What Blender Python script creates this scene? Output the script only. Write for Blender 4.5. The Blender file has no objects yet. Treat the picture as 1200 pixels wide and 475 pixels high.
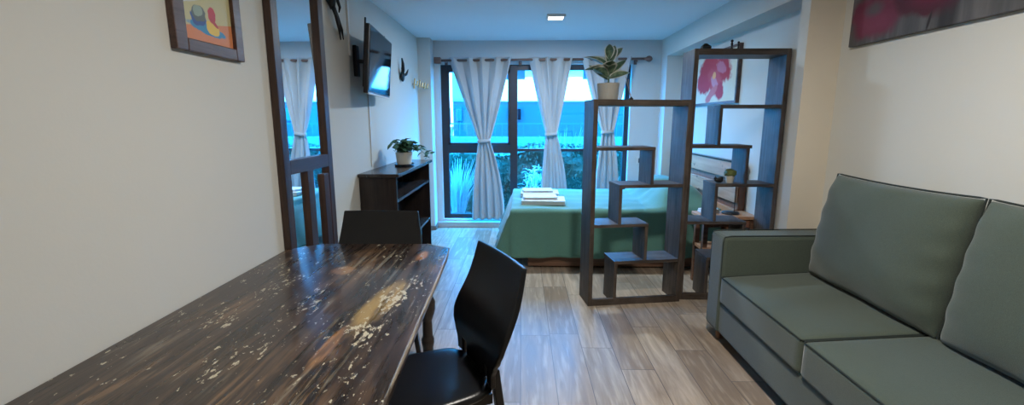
import bpy, bmesh, math, random
from mathutils import Vector, Matrix
random.seed(7)
rad = math.radians
SC = bpy.context.scene
COL = SC.collection

# ------------------------------------------------------------------ camera, sky, sun, exposure
cam = bpy.data.cameras.new('camera'); co = bpy.data.objects.new('camera', cam); COL.objects.link(co)
co.location = (0, 0, 1.465)
co.rotation_euler = (rad(90 - 10.2), 0, rad(1.18))
cam.sensor_fit = 'HORIZONTAL'; cam.sensor_width = 36; cam.lens = 36 * 534 / 1200
cam.clip_start = 0.02
SC.camera = co
SC.view_settings.view_transform = 'Standard'; SC.view_settings.look = 'None'
SC.view_settings.gamma = 1; SC.view_settings.use_curve_mapping = False
SC.view_settings.exposure = 0.0

SKY_COL = (0.01, 0.35, 1.0); SKY_STR = 45
SUN_STR = 7.0
LAMP_BED = 48.0; LAMP_DINE = 51.0
LAMP_COL = (1.0, 0.945, 0.86); LAMP_BED_COL = (.68, .84, 1.0)
w = bpy.data.worlds.new('sky'); SC.world = w; w.use_nodes = True
bg = w.node_tree.nodes['Background']
bg.inputs[0].default_value = (*SKY_COL, 1); bg.inputs[1].default_value = SKY_STR
sun = bpy.data.lights.new('sun', 'SUN'); sun.energy = SUN_STR; sun.angle = rad(1.0); sun.color = (1, .97, .92)
so = bpy.data.objects.new('sun', sun); COL.objects.link(so)
so.rotation_euler = (rad(50), 0, rad(8))       # from behind the house, over the added upper wall, on to the houses opposite
por = bpy.data.lights.new('window_daylight', 'AREA'); por.shape = 'RECTANGLE'; por.size = 2.5; por.size_y = 2.05
por.cycles.is_portal = True
po = bpy.data.objects.new('window_daylight', por); COL.objects.link(po)
po.location = (0.17, 6.42, 1.15); po.rotation_euler = (rad(-90), 0, 0)

# ------------------------------------------------------------------ node helpers
class NT:
    def __init__(s, name, rough=.5, metal=0, spec=.5, coat=0):
        s.m = bpy.data.materials.new(name); s.m.use_nodes = True
        s.t = s.m.node_tree; s.n = s.t.nodes; s.b = s.n['Principled BSDF']
        s.b.inputs['Roughness'].default_value = rough; s.b.inputs['Metallic'].default_value = metal
        s.b.inputs['Specular IOR Level'].default_value = spec
        s.b.inputs['Coat Weight'].default_value = coat
        s._c = None
    def link(s, a, b): s.t.links.new(a, b)
    def coord(s):
        if s._c is None: s._c = s.n.new('ShaderNodeTexCoord').outputs['Object']
        return s._c
    def val(s, inp, v):
        if hasattr(v, 'is_output'): s.link(v, inp)
        elif inp.type == 'RGBA': inp.default_value = (*v, 1) if isinstance(v, (tuple, list)) else (v, v, v, 1)
        else: inp.default_value = v
    def mapping(s, scale=(1, 1, 1), loc=(0, 0, 0), rot=(0, 0, 0), src=None):
        m = s.n.new('ShaderNodeMapping'); s.link(src or s.coord(), m.inputs[0])
        m.inputs['Scale'].default_value = scale; m.inputs['Location'].default_value = loc; m.inputs['Rotation'].default_value = rot
        return m.outputs[0]
    def noise(s, scale=5, detail=3, rough=.5, vec=None, dist=0):
        n = s.n.new('ShaderNodeTexNoise'); s.link(vec or s.coord(), n.inputs['Vector'])
        n.inputs['Scale'].default_value = scale; n.inputs['Detail'].default_value = detail
        n.inputs['Roughness'].default_value = rough; n.inputs['Distortion'].default_value = dist
        return n.outputs['Fac']
    def ramp(s, fac, stops, interp='LINEAR'):
        r = s.n.new('ShaderNodeValToRGB'); s.link(fac, r.inputs[0]); r.color_ramp.interpolation = interp
        e = r.color_ramp.elements
        while len(e) > 1: e.remove(e[-1])
        for i, (p, c) in enumerate(stops):
            k = e[0] if i == 0 else e.new(p)
            k.position = p; c = c if isinstance(c, (tuple, list)) else (c, c, c); k.color = (*c[:3], 1)
        return r.outputs[0]
    def mix(s, fac, a, b, mode='MIX'):
        m = s.n.new('ShaderNodeMix'); m.data_type = 'RGBA'; m.blend_type = mode
        s.val(m.inputs['Factor'], fac); s.val(m.inputs[6], a); s.val(m.inputs[7], b)
        return m.outputs[2]
    def math(s, op, a, b=0., c=0.):
        m = s.n.new('ShaderNodeMath'); m.operation = op
        s.val(m.inputs[0], a); s.val(m.inputs[1], b); s.val(m.inputs[2], c)
        return m.outputs[0]
    def sep(s, v=None):
        m = s.n.new('ShaderNodeSeparateXYZ'); s.link(v or s.coord(), m.inputs[0]); return m.outputs
    def comb(s, x, y, z=0.):
        m = s.n.new('ShaderNodeCombineXYZ')
        for i, q in enumerate((x, y, z)): s.val(m.inputs[i], q)
        return m.outputs[0]
    def white(s, v):
        m = s.n.new('ShaderNodeTexWhiteNoise'); m.noise_dimensions = '3D'; s.link(v, m.inputs['Vector']); return m.outputs['Value']
    def ell(s, u, v, cu, cv, ru, rv, rot=0, soft=.12, wob=None):
        """1 inside an ellipse in the (u,v) plane, 0 outside"""
        du = s.math('SUBTRACT', u, cu); dv = s.math('SUBTRACT', v, cv)
        c, sn = math.cos(rot), math.sin(rot)
        a = s.math('ADD', s.math('MULTIPLY', du, c / ru), s.math('MULTIPLY', dv, sn / ru))
        b = s.math('ADD', s.math('MULTIPLY', du, -sn / rv), s.math('MULTIPLY', dv, c / rv))
        d = s.math('SQRT', s.math('ADD', s.math('MULTIPLY', a, a), s.math('MULTIPLY', b, b)))
        if wob is not None: d = s.math('ADD', d, s.math('MULTIPLY', s.math('SUBTRACT', wob, .5), .9))
        mr = s.n.new('ShaderNodeMapRange'); s.val(mr.inputs[0], d)
        mr.inputs[1].default_value = 1 - soft; mr.inputs[2].default_value = 1 + soft
        mr.inputs[3].default_value = 1; mr.inputs[4].default_value = 0
        return mr.outputs[0]
    def color(s, c): s.val(s.b.inputs['Base Color'], c); return s
    def rough(s, r): s.val(s.b.inputs['Roughness'], r); return s
    def bump(s, h, strength=.2, dist=.01):
        b = s.n.new('ShaderNodeBump'); b.inputs['Strength'].default_value = strength; b.inputs['Distance'].default_value = dist
        s.link(h, b.inputs['Height']); s.link(b.outputs[0], s.b.inputs['Normal']); return s

def plain(name, col, rough=.5, metal=0, var=.12, scale=6, bump=0, spec=.5, coat=0):
    m = NT(name, rough, metal, spec, coat)
    c2 = tuple(max(0, c * (1 - var)) for c in col)
    m.color(m.mix(m.noise(scale, 4), c2, col))
    if bump: m.bump(m.noise(scale * 25, 3), bump, .004)
    return m.m

def wood(name, dark, light, axis=0, rough=.5, scale=1., spec=.5, bump=.15, knots=0, contrast=(.3, .7)):
    m = NT(name, rough, 0, spec)
    sc = [22 * scale] * 3; sc[axis] = 1.6 * scale
    n = m.noise(1, 6, .65, m.mapping(tuple(sc)), 1.2)
    c = m.ramp(n, [(contrast[0], dark), (contrast[1], light)])
    if knots:
        k = m.noise(knots, 1, .4, m.mapping((1, 1, 1.4)))
        c = m.mix(m.ramp(k, [(.70, 0), (.76, 1)]), c, tuple(x * .45 for x in dark))
    m.color(c); m.bump(n, bump, .003)
    return m.m

# ------------------------------------------------------------------ materials
M = {}
def wallmat(name, col):
    m = NT(name, .85, 0, .2)
    n = m.noise(1.6, 4)
    m.color(m.mix(n, tuple(c * .94 for c in col), col))
    m.bump(m.noise(90, 3), .12, .003)
    return m.m
M['wall'] = wallmat('plaster_warm_white', (.64, .63, .58))
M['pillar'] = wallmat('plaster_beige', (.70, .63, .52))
M['wall_front'] = wallmat('plaster_pale_grey', (.62, .62, .60))
M['ceiling'] = wallmat('ceiling_white', (.80, .80, .80))
# floor: staggered wood-look planks laid along y
m = NT('wood_look_floor_tiles', .3, 0, .38)
x, y, z = m.sep()
row = m.math('FLOOR', m.math('DIVIDE', x, .20))
off = m.math('MULTIPLY', m.white(m.comb(row, 3.1, 1.7)), 1.0)
yy = m.math('DIVIDE', m.math('ADD', y, off), .92)
colm = m.math('FLOOR', yy)
fx = m.math('FRACT', m.math('DIVIDE', x, .20)); fy = m.math('FRACT', yy)
ex = m.math('MULTIPLY', m.math('MINIMUM', fx, m.math('SUBTRACT', 1., fx)), .20)
ey = m.math('MULTIPLY', m.math('MINIMUM', fy, m.math('SUBTRACT', 1., fy)), .92)
e = m.math('MINIMUM', ex, ey)
grout = m.math('LESS_THAN', e, .0022)
rnd = m.white(m.comb(row, colm, 0.))
pv = m.comb(m.math('MULTIPLY', x, 16), m.math('ADD', m.math('MULTIPLY', y, 1.6), m.math('MULTIPLY', rnd, 40)), rnd)
g = m.noise(1, 6, .62, pv, 1.0)
g2 = m.noise(2.2, 3, .5, pv)
base = m.ramp(rnd, [(0, (.30, .225, .16)), (.35, (.44, .335, .24)), (.7, (.56, .45, .34)), (1, (.40, .335, .27))])
base = m.mix(m.ramp(g, [(.32, .75), (.68, 0)]), base, (.20, .145, .10))
base = m.mix(m.ramp(g2, [(.52, 0), (.75, .5)]), base, (.66, .55, .42))
m.color(m.mix(grout, base, (.12, .10, .085)))
m.rough(m.mix(g, .30, .5)); m.bump(m.math('SUBTRACT', g, m.math('MULTIPLY', grout, 1.5)), .12, .003)
M['floor'] = m.m
# rough, weathered dark wood of the shelves
def shelf_wood(name, axis):
    m = NT(name, .5, 0, .32)
    sc = [26.] * 3; sc[axis] = 1.3
    n = m.noise(1, 6, .7, m.mapping(tuple(sc)), 1.5)
    n2 = m.noise(3.5, 4, .6)
    c = m.ramp(n, [(.28, (.022, .015, .011)), (.5, (.062, .046, .036)), (.75, (.15, .118, .095))])
    c = m.mix(m.ramp(n2, [(.45, 0), (.75, .6)]), c, (.16, .13, .11))
    m.color(c); m.bump(n, .3, .003)
    return m.m
M['shelf_x'] = shelf_wood('weathered_dark_wood_along', 0)
M['shelf_z'] = shelf_wood('weathered_dark_wood_upright', 2)
M['mirror_wood'] = wood('dark_brown_timber', (.022, .011, .008), (.085, .045, .032), 2, .4)
M['mirror_edge'] = wood('dark_brown_timber_cross', (.022, .011, .008), (.085, .045, .032), 1, .4)
M['cabinet'] = wood('black_brown_stained_wood', (.010, .007, .006), (.036, .024, .020), 2, .32, 1, .4)
M['cabinet_top'] = wood('black_brown_stained_board', (.012, .009, .008), (.05, .036, .030), 1, .22, 1, .6)
M['pine'] = wood('knotty_pine', (.42, .20, .10), (.66, .38, .22), 1, .45, .6, .4, .1, 9, (.3, .75))
M['pine_dark'] = wood('reddish_brown_wood', (.16, .06, .03), (.34, .15, .08), 2, .4)
M['bedwood'] = wood('brown_bed_board', (.10, .05, .03), (.24, .13, .08), 0, .5)
M['frame_wood'] = wood('brown_frame_wood', (.045, .022, .017), (.13, .07, .055), 1, .4)
M['rod'] = wood('brown_curtain_pole', (.10, .055, .045), (.26, .15, .12), 0, .35)
M['foot'] = wood('stained_beech', (.16, .08, .04), (.34, .18, .10), 2, .35)
M['black_leather'] = plain('black_leatherette', (.0085, .0085, .010), .28, 0, .25, 14, .10, .36)
M['black'] = plain('black_plastic', (.012, .012, .014), .35)
M['screen'] = plain('glossy_black_screen', (.004, .004, .006), .06, 0, .05, 3, 0, .7)
M['black_metal'] = plain('dark_iron', (.035, .034, .034), .38, .7, .4, 20)
M['white_plastic'] = plain('white_plastic', (.72, .72, .70), .4)
M['alu'] = plain('dark_bronze_aluminium', (.050, .046, .052), .4, .3)
M['sill'] = plain('pale_stone_sill', (.50, .50, .50), .5)
M['tile_base'] = plain('brown_tile_edge', (.20, .15, .12), .5)
M['towel'] = plain('white_cotton', (.70, .70, .69), .95, 0, .08, 30, .5)
M['pot'] = plain('beige_ceramic_pot', (.46, .45, .41), .6, 0, .1)
M['pot_white'] = plain('cream_ceramic_pot', (.64, .60, .50), .5)
M['soil'] = plain('potting_soil', (.03, .02, .015), .95, 0, .5, 60, .6)
M['twig'] = plain('bare_reed', (.42, .30, .20), .7)
M['gold'] = plain('brass_pegs', (.42, .30, .14), .4, .6)
M['succulent'] = plain('succulent_green', (.16, .20, .05), .6, 0, .5, 60, .4)
M['leaf_pothos'] = plain('trailing_leaf_green', (.06, .16, .075), .45, 0, .5, 20)
m = NT('variegated_leaf', .35); u, v, q = m.sep()
n = m.noise(26, 3)
c = m.mix(m.ramp(n, [(.45, 0), (.6, 1)]), (.045, .095, .055), (.13, .20, .12))
uv = m.n.new('ShaderNodeUVMap').outputs[0]; uu, vv, _q = m.sep(uv)
edge = m.math('ABSOLUTE', m.math('SUBTRACT', uu, .5))
c = m.mix(m.ramp(m.math('ADD', edge, m.math('MULTIPLY', n, .12)), [(.42, 0), (.47, 1)]), c, (.52, .52, .44))
m.color(c); M['leaf_rubber'] = m.m
# fabrics
def fabric(name, col, col2, sc=420, bump=.35, rough=.9):
    m = NT(name, rough, 0, .25)
    wv = m.noise(sc, 2, .5); big = m.noise(2.2, 3)
    c = m.mix(m.ramp(wv, [(.35, 0), (.65, 1)]), col2, col)
    m.color(m.mix(m.ramp(big, [(.35, .25), (.65, 0)]), c, tuple(k * .7 for k in col2)))
    m.b.inputs['Sheen Weight'].default_value = .25; m.b.inputs['Sheen Roughness'].default_value = .5
    m.bump(wv, bump, .002); return m.m
M['sofa'] = fabric('grey_green_sofa_cloth', (.086, .108, .084), (.058, .076, .059))
M['piping'] = plain('dark_green_piping', (.018, .026, .022), .8)
M['bedspread'] = fabric('green_bedspread_cloth', (.135, .310, .255), (.105, .25, .205), 250, .2)
m = NT('pale_grey_curtain_cloth', .9, 0, .2)
cc = m.mix(m.noise(300, 2), (.50, .50, .50), (.58, .58, .58)); m.color(cc)
tr = m.n.new('ShaderNodeBsdfTranslucent'); m.link(cc, tr.inputs[0]); mx = m.n.new('ShaderNodeMixShader'); mx.inputs[0].default_value = .16
m.link(m.b.outputs[0], mx.inputs[1]); m.link(tr.outputs[0], mx.inputs[2]); m.link(mx.outputs[0], m.n['Material Output'].inputs[0])
M['curtain'] = m.m
# glass
m = NT('window_glass'); tr = m.n.new('ShaderNodeBsdfTransparent'); gl = m.n.new('ShaderNodeBsdfGlossy'); gl.inputs['Roughness'].default_value = .01
tr.inputs[0].default_value = (.96, .98, .98, 1); mx = m.n.new('ShaderNodeMixShader'); mx.inputs[0].default_value = .05
m.link(tr.outputs[0], mx.inputs[1]); m.link(gl.outputs[0], mx.inputs[2]); m.link(mx.outputs[0], m.n['Material Output'].inputs[0])
M['glass'] = m.m
m = NT('mirror_glass', .015, 1); m.color((.86, .88, .88)); M['mirror'] = m.m
m = NT('lamp_diffuser'); em = m.n.new('ShaderNodeEmission'); em.inputs[0].default_value = (1, .97, .9, 1); em.inputs[1].default_value = 6
m.link(em.outputs[0], m.n['Material Output'].inputs[0]); M['diffuser'] = m.m
# distressed table top
m = NT('distressed_painted_wood', .3, 0, .5, .25)
x, y, z = m.sep()
st = m.noise(1, 6, .65, m.mapping((17, 1.5, 1)), 1.0)
st2 = m.noise(1, 4, .6, m.mapping((34, 3.4, 1), (3, 7, 0)), .6)
c = m.ramp(st, [(.30, (.012, .009, .008)), (.52, (.040, .026, .020)), (.72, (.115, .072, .048))])
big = m.noise(1, 3, .5, m.mapping((3.2, 1.3, 1), (5, 2, 0)))
c = m.mix(m.math('MULTIPLY', m.ramp(big, [(.50, 0), (.64, 1)]), m.ramp(st2, [(.46, 0), (.58, 1)])), c, (.17, .10, .055))
st3 = m.noise(1, 5, .7, m.mapping((26, 1.9, 1), (11, 2, 0)), .4)
c = m.mix(m.math('MULTIPLY', m.ramp(st3, [(.56, 0), (.66, .8)]), m.ramp(m.noise(1, 2, .5, m.mapping((4, 2, 1), (2, 8, 0))), [(.45, 0), (.6, 1)])), c, (.26, .22, .16))
wob = m.noise(1, 5, .7, m.mapping((30, 7, 1)))
for (cx_, cy_, rx_, ry_, rt, colr) in ((-.555, 1.72, .055, .24, -.10, (.36, .24, .09)), (-.53, 2.35, .028, .085, 0, (.42, .19, .07)),
                                (-.86, 2.10, .05, .06, .3, (.36, .19, .08)), (-.62, 1.35, .02, .13, 0, (.33, .17, .07))):
    mk = m.ell(x, y, cx_, cy_, rx_, ry_, rt, .25, wob)
    c = m.mix(m.math('MULTIPLY', mk, m.ramp(st2, [(.36, .35), (.52, 1)])), c, colr)
fl = m.noise(1, 3, .7, m.mapping((62, 26, 1), (1, 9, 0)), .15)
zone = m.noise(1, 3, .6, m.mapping((8.0, 4.5, 1), (8.4, 3, 0)))
zone = m.math('ADD', m.ramp(zone, [(.46, 0), (.72, .14)]), m.math('MULTIPLY', m.ell(x, y, -.53, 1.68, .13, .5, -.05, .6), .075))
zone = m.math('ADD', zone, m.math('MULTIPLY', m.ell(x, y, -.95, 1.75, .2, .7, .25, .6), .035))
flm = m.ramp(m.math('ADD', fl, zone), [(.705, 0), (.72, 1)])
c = m.mix(flm, c, (.56, .50, .36))
m.color(c); m.rough(m.mix(st, .16, .42)); m.bump(m.math('ADD', st, m.math('MULTIPLY', flm, -.6)), .35, .003)
M['table'] = m.m
M['table_leg'] = wood('black_stained_wood', (.010, .008, .007), (.035, .026, .022), 2, .35)
M['worn_edge'] = wood('worn_pale_table_edge', (.05, .035, .025), (.36, .30, .22), 1, .45, 1.4, .4, .2, 0, (.4, .62))

# ------------------------------------------------------------------ mesh helpers
class MB:
    def __init__(s): s.b = bmesh.new()
    def box(s, x0, x1, y0, y1, z0, z1):
        v = [s.b.verts.new(p) for p in ((x0, y0, z0), (x1, y0, z0), (x1, y1, z0), (x0, y1, z0), (x0, y0, z1), (x1, y0, z1), (x1, y1, z1), (x0, y1, z1))]
        for f in ((0, 3, 2, 1), (4, 5, 6, 7), (0, 1, 5, 4), (1, 2, 6, 5), (2, 3, 7, 6), (3, 0, 4, 7)): s.b.faces.new([v[i] for i in f])
        return s
    def hexa(s, bot, top):
        v = [s.b.verts.new(p) for p in list(bot) + list(top)]; n = len(bot)
        s.b.faces.new([v[i] for i in reversed(range(n))]); s.b.faces.new([v[n + i] for i in range(n)])
        for i in range(n): s.b.faces.new((v[i], v[(i + 1) % n], v[n + (i + 1) % n], v[n + i]))
        return s
    def prism(s, poly, z0, z1): return s.hexa([(a, b, z0) for a, b in poly], [(a, b, z1) for a, b in poly])
    def tube(s, pts, r, seg=10, cap=True):
        pts = [Vector(p) for p in pts]; rs = r if isinstance(r, (list, tuple)) else [r] * len(pts)
        rings = []; up = Vector((0, 0, 1)); prev = None
        for i, p in enumerate(pts):
            t = (pts[min(i + 1, len(pts) - 1)] - pts[max(i - 1, 0)]).normalized()
            if prev is None:
                a = t.cross(up)
                if a.length < .1: a = t.cross(Vector((1, 0, 0)))
            else: a = prev - t * prev.dot(t)
            a.normalize(); prev = a; b = t.cross(a)
            rings.append([s.b.verts.new(p + (a * math.cos(2 * math.pi * k / seg) + b * math.sin(2 * math.pi * k / seg)) * rs[i]) for k in range(seg)])
        for A, B in zip(rings, rings[1:]):
            for k in range(seg): s.b.faces.new((A[k], A[(k + 1) % seg], B[(k + 1) % seg], B[k]))
        if cap:
            s.b.faces.new(list(reversed(rings[0]))); s.b.faces.new(rings[-1])
        return s
    def lathe(s, prof, c=(0, 0, 0), seg=28, axis='z'):
        rings = []
        for r, h in prof:
            ring = []
            for k in range(seg):
                a = 2 * math.pi * k / seg; p = (r * math.cos(a), r * math.sin(a), h)
                if axis == 'x': p = (h, p[0], p[1])
                if axis == 'y': p = (p[0], h, p[1])
                ring.append(s.b.verts.new((c[0] + p[0], c[1] + p[1], c[2] + p[2])))
            rings.append(ring)
        for A, B in zip(rings, rings[1:]):
            for k in range(seg): s.b.faces.new((A[k], A[(k + 1) % seg], B[(k + 1) % seg], B[k]))
        s.b.faces.new(list(reversed(rings[0]))); s.b.faces.new(rings[-1])
        return s
    def grid(s, fn, nu, nv, skip=None, uv=False):
        vs = [[s.b.verts.new(fn(i / nu, j / nv)) for j in range(nv + 1)] for i in range(nu + 1)]
        lay = s.b.loops.layers.uv.verify() if uv else None
        for i in range(nu):
            for j in range(nv):
                if skip and skip(i, j): continue
                f = s.b.faces.new((vs[i][j], vs[i + 1][j], vs[i + 1][j + 1], vs[i][j + 1]))
                if uv:
                    for l, (a, b) in zip(f.loops, ((i, j), (i + 1, j), (i + 1, j + 1), (i, j + 1))): l[lay].uv = (a / nu, b / nv)
        return s
    def blob(s, c, r, seg=14, noise=0):
        """ellipsoid"""
        rx, ry, rz = r if isinstance(r, (tuple, list)) else (r, r, r)
        st = len(s.b.verts)
        mt = Matrix.Translation(c) @ Matrix.Diagonal((rx, ry, rz, 1))
        res = bmesh.ops.create_icosphere(s.b, subdivisions=3, radius=1, matrix=mt)
        if noise:
            for v in res['verts']: v.co += Vector([random.uniform(-noise, noise) for _ in range(3)])
        return s
    def build(s, name, mat, parent=None, world=False, smooth=False, bevel=0, solid=0, sub=0, recalc=True):
        if recalc: bmesh.ops.recalc_face_normals(s.b, faces=s.b.faces)
        me = bpy.data.meshes.new(name); s.b.to_mesh(me); s.b.free()
        if parent is not None and world:
            o_ = parent; T = Vector((0, 0, 0)); 
            while o_ is not None: T += o_.location; o_ = o_.parent
            me.transform(Matrix.Translation(-T))
        me.materials.append(mat)
        if smooth: me.polygons.foreach_set('use_smooth', [True] * len(me.polygons))
        o = bpy.data.objects.new(name, me); COL.objects.link(o)
        if parent is not None: o.parent = parent
        if solid:
            q = o.modifiers.new('solid', 'SOLIDIFY'); q.thickness = solid; q.offset = 0
        if bevel:
            q = o.modifiers.new('bevel', 'BEVEL'); q.width = bevel; q.segments = 2; q.limit_method = 'ANGLE'; q.angle_limit = rad(40)
        if sub:
            q = o.modifiers.new('sub', 'SUBSURF'); q.levels = sub; q.render_levels = sub
        return o

def tag(o, label, cat, group=None, kind=None):
    o['label'] = label; o['category'] = cat
    if group: o['group'] = group
    if kind: o['kind'] = kind
    return o
def thing(name, label, cat, loc, rz=0, group=None):
    o = bpy.data.objects.new(name, None); COL.objects.link(o); o.empty_display_size = .1
    o.location = loc; o.rotation_euler = (0, 0, rz)
    return tag(o, label, cat, group)
def struct(o): o['kind'] = 'structure'; return o
def copy_tree(o, parent=None):
    c = o.copy(); COL.objects.link(c)
    if parent is not None: c.parent = parent
    for ch in list(o.children): copy_tree(ch, c)
    return c

# ------------------------------------------------------------------ room
XL, XR, XF, YB, YF, ZC = -1.33, 2.05, 1.83, -1.9, 6.25, 2.50
struct(MB().box(XL - .15, XR + .15, YB - .15, YF + .15, -.12, 0).build('floor', M['floor']))
struct(MB().box(XL - .15, XR + .15, YB - .15, YF + .15, ZC, ZC + .2).build('ceiling', M['ceiling']))
struct(MB().box(XL - .15, XL, YB - .15, YF + .15, 0, ZC).build('wall_left', M['wall']))
struct(MB().box(XR, XR + .15, YB - .15, YF + .15, 0, ZC).build('wall_right', M['wall']))
struct(MB().box(XL, XR, YB - .15, YB, 0, ZC).build('wall_back', M['wall']))
WX0, WX1, WZ0, WZ1 = -1.09, 1.45, .10, 2.20
# the wall with the window, plus an unseen upper wall added as sun shade
b = MB()
b.box(XL, WX0, YF, YF + .15, 0, ZC).box(WX1, XR, YF, YF + .15, 0, ZC).box(WX0, WX1, YF, YF + .15, 0, WZ0).box(WX0, WX1, YF, YF + .15, WZ1, ZC)
struct(b.build('wall_front', M['wall_front']))
struct(MB().box(-6, 7, YF - .1, YF + .15, ZC + .2, 8.45).build('wall_sun_shade', M['wall_front']))
struct(MB().box(XL, -1.17, 6.03, YF, 0, ZC).build('trim_1', M['wall_front']))                  # corner column, left
struct(MB().box(XF, XR, 6.0, YF, 0, 2.27).build('trim_2', M['wall_front']))                    # corner column, right
struct(MB().box(XF, XR, 3.20, YF, 2.27, ZC).build('trim_3', M['wall']))                        # beam along right wall
# pillar: its room-side face is white, the face towards the sofa beige
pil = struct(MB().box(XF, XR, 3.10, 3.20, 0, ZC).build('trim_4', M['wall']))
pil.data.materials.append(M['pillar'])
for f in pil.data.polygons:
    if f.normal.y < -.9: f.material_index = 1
struct(MB().box(-1.165, 1.83, 6.17, YF, 0, .075).build('trim_5', M['sill'], bevel=.006))       # low step under the window
b = MB().box(-1.325, -1.155, 6.0, 6.03, 0, .055).box(-1.17, -1.15, 6.03, 6.17, 0, .055)
struct(b.build('baseboard_left', M['tile_base']))

# window: dark frame, two bays, each with an upper and a lower pane
YW = 6.36
fr = MB()
fr.box(WX0, WX0 + .085, YW - .04, YW + .04, WZ0, WZ1).box(WX1 - .06, WX1, YW - .04, YW + .04, WZ0, WZ1)
fr.box(WX0, WX1, YW - .035, YW + .035, WZ1 - .07, WZ1).box(WX0, WX1, YW - .035, YW + .035, WZ0, WZ0 + .06)
fr.box(-.155, -.055, YW - .045, YW + .045, WZ0, WZ1)
fr.box(WX0 + .08, -.15, YW - .038, YW + .038, 1.02, 1.13).box(-.06, WX1 - .05, YW - .03, YW + .03, 1.045, 1.085)
win = struct(fr.build('window_1', M['alu'], bevel=.004))
for (a, b_, c, d) in ((WX0 + .08, -.15, WZ0 + .05, 1.03), (WX0 + .08, -.15, 1.12, WZ1 - .06), (-.06, WX1 - .05, WZ0 + .05, 1.05), (-.06, WX1 - .05, 1.08, WZ1 - .06)):
    MB().box(a, b_, YW - .003, YW + .003, c, d).build('pane', M['glass'], win)
MB().box(WX0 + .085, -.155, YW - .052, YW - .036, 1.13, 1.165).box(WX0 + .085, -.155, YW - .052, YW - .036, 2.10, 2.13) \
    .box(WX0 + .085, WX0 + .115, YW - .052, YW - .036, 1.13, 2.13).box(-.185, -.155, YW - .052, YW - .036, 1.13, 2.13).build('sash', M['alu'], win)
MB().box(-.178, -.16, YW - .075, YW - .05, 1.50, 1.62).build('window_handle', M['black_metal'], win, bevel=.004)
# cable ducts on the left wall
struct(MB().box(XL, XL + .014, 3.622, 3.646, 1.96, ZC).build('trim_6', M['white_plastic'], bevel=.002))
struct(MB().box(XL, XL + .012, 4.005, 4.025, 1.06, 1.70).build('trim_7', M['white_plastic'], bevel=.002))

# ------------------------------------------------------------------ ceiling lamps
def ceiling_lamp(x, y, power, label, size=.19, col=LAMP_COL):
    t = thing('ceiling_lamp', label, 'lamp', (x, y, ZC)); h = size / 2
    b = MB().box(-h - .018, h + .018, -h - .018, -h, -.022, 0).box(-h - .018, h + .018, h, h + .018, -.022, 0)
    b.box(-h - .018, -h, -h, h, -.022, 0).box(h, h + .018, -h, h, -.022, 0)
    b.build('frame', M['white_plastic'], t)
    MB().box(-h, h, -h, h, -.018, -.004).build('diffuser', M['diffuser'], t)
    l = bpy.data.lights.new('lamp_light', 'AREA'); l.shape = 'SQUARE'; l.size = size; l.energy = power; l.color = col
    o = bpy.data.objects.new('lamp_light', l); COL.objects.link(o); o.parent = t; o.location = (0, 0, -.03)
    return t
ceiling_lamp(.34, 4.85, LAMP_BED, 'small square white ceiling lamp, lit, between the window and the shelves', .15, LAMP_BED_COL)
ceiling_lamp(.55, 1.5, LAMP_DINE, 'square white ceiling lamp above the dining end of the room')

# ------------------------------------------------------------------ bed
t = thing('bed', 'low wooden double bed with knotty pine plank headboard, under the green bedspread', 'bed', (1.0, 5.05, 0))
MB().box(.07, 1.95, 4.42, 4.45, .02, .15).box(.07, 1.95, 5.72, 5.75, .02, .15).box(.07, .10, 4.45, 5.72, .02, .15).box(.10, 1.95, 4.45, 5.72, .10, .17).build('bed_frame', M['bedwood'], t, True)
for a in (.12, 1.86):
    for c in (4.47, 5.64): MB().box(a, a + .06, c, c + .06, 0, .10).build('leg', M['bedwood'], t, True)
MB().box(-.09, 1.93, 4.425, 5.745, .17, .585).build('mattress', M['towel'], t, True, bevel=.04)
hb = MB().box(1.99, 2.045, 4.16, 5.90, .30, 1.06).build('headboard', M['pine_dark'], t, True, bevel=.005)
for c in (4.15, 5.83): MB().box(1.985, 2.046, c, c + .07, 0, 1.07).build('headboard_post', M['pine_dark'], t, True, bevel=.005)
for z0, z1 in ((.93, 1.085), (.72, .865), (.50, .66)):
    MB().box(1.955, 1.985, 4.16, 5.92, z0, z1).build('plank', M['pine'], hb, True, bevel=.006)
MB().box(1.945, 1.995, 4.15, 5.93, 1.085, 1.10).build('cap_rail', M['cabinet_top'], hb, True)

# bedspread draped over mattress and the pillows
X0, Y0, Y1, TOP = -.10, 4.41, 5.76, .60
def spread(u, v):
    D = .47; L = 1.95 - X0; W = Y1 - Y0
    a = -D + u * (D + L); b_ = -D + v * (W + 2 * D)
    da = max(0, -a); db0 = max(0, -b_); db1 = max(0, b_ - W); dn = max(da, db0, db1)
    x_ = X0 + max(a, 0); y_ = Y0 + min(max(b_, 0), W); z_ = TOP - dn
    x_ -= .36 * da * min(1, da / .1) * .95 + (.018 * math.sin(b_ * 17 + 1) * da / D)
    wav = .012 * math.sin(a * 9.5) + .008 * math.sin(a * 23 + 1)
    y_ -= (.10 * db0 + wav * db0 / D * 1.4) + (.02 if db0 > 0 else 0); y_ += .10 * db1 + wav * db1 / D
    if da > 0 and (db0 > 0 or db1 > 0): z_ = TOP - max(da, db0, db1)
    top = TOP
    if dn == 0:
        for cy in (4.78, 5.42):
            k = math.exp(-((x_ - 1.62) / .25) ** 4 - ((y_ - cy) / .30) ** 4); z_ += .21 * k
        z_ += .004 * math.sin(x_ * 11 + y_ * 7) + .003 * math.sin(y_ * 23)
        # stitched crease lines
        z_ -= .006 * math.exp(-(((x_ - .15 * y_) - .55) / .012) ** 2)
    if db0 > 0 and db0 < .03: pass
    return (x_, y_, z_)
o = MB().grid(spread, 110, 96).build('bedspread', M['bedspread'], smooth=True, solid=.012)
tag(o, 'plain green bedspread hanging over the bed and its two pillows', 'bedspread')

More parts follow.
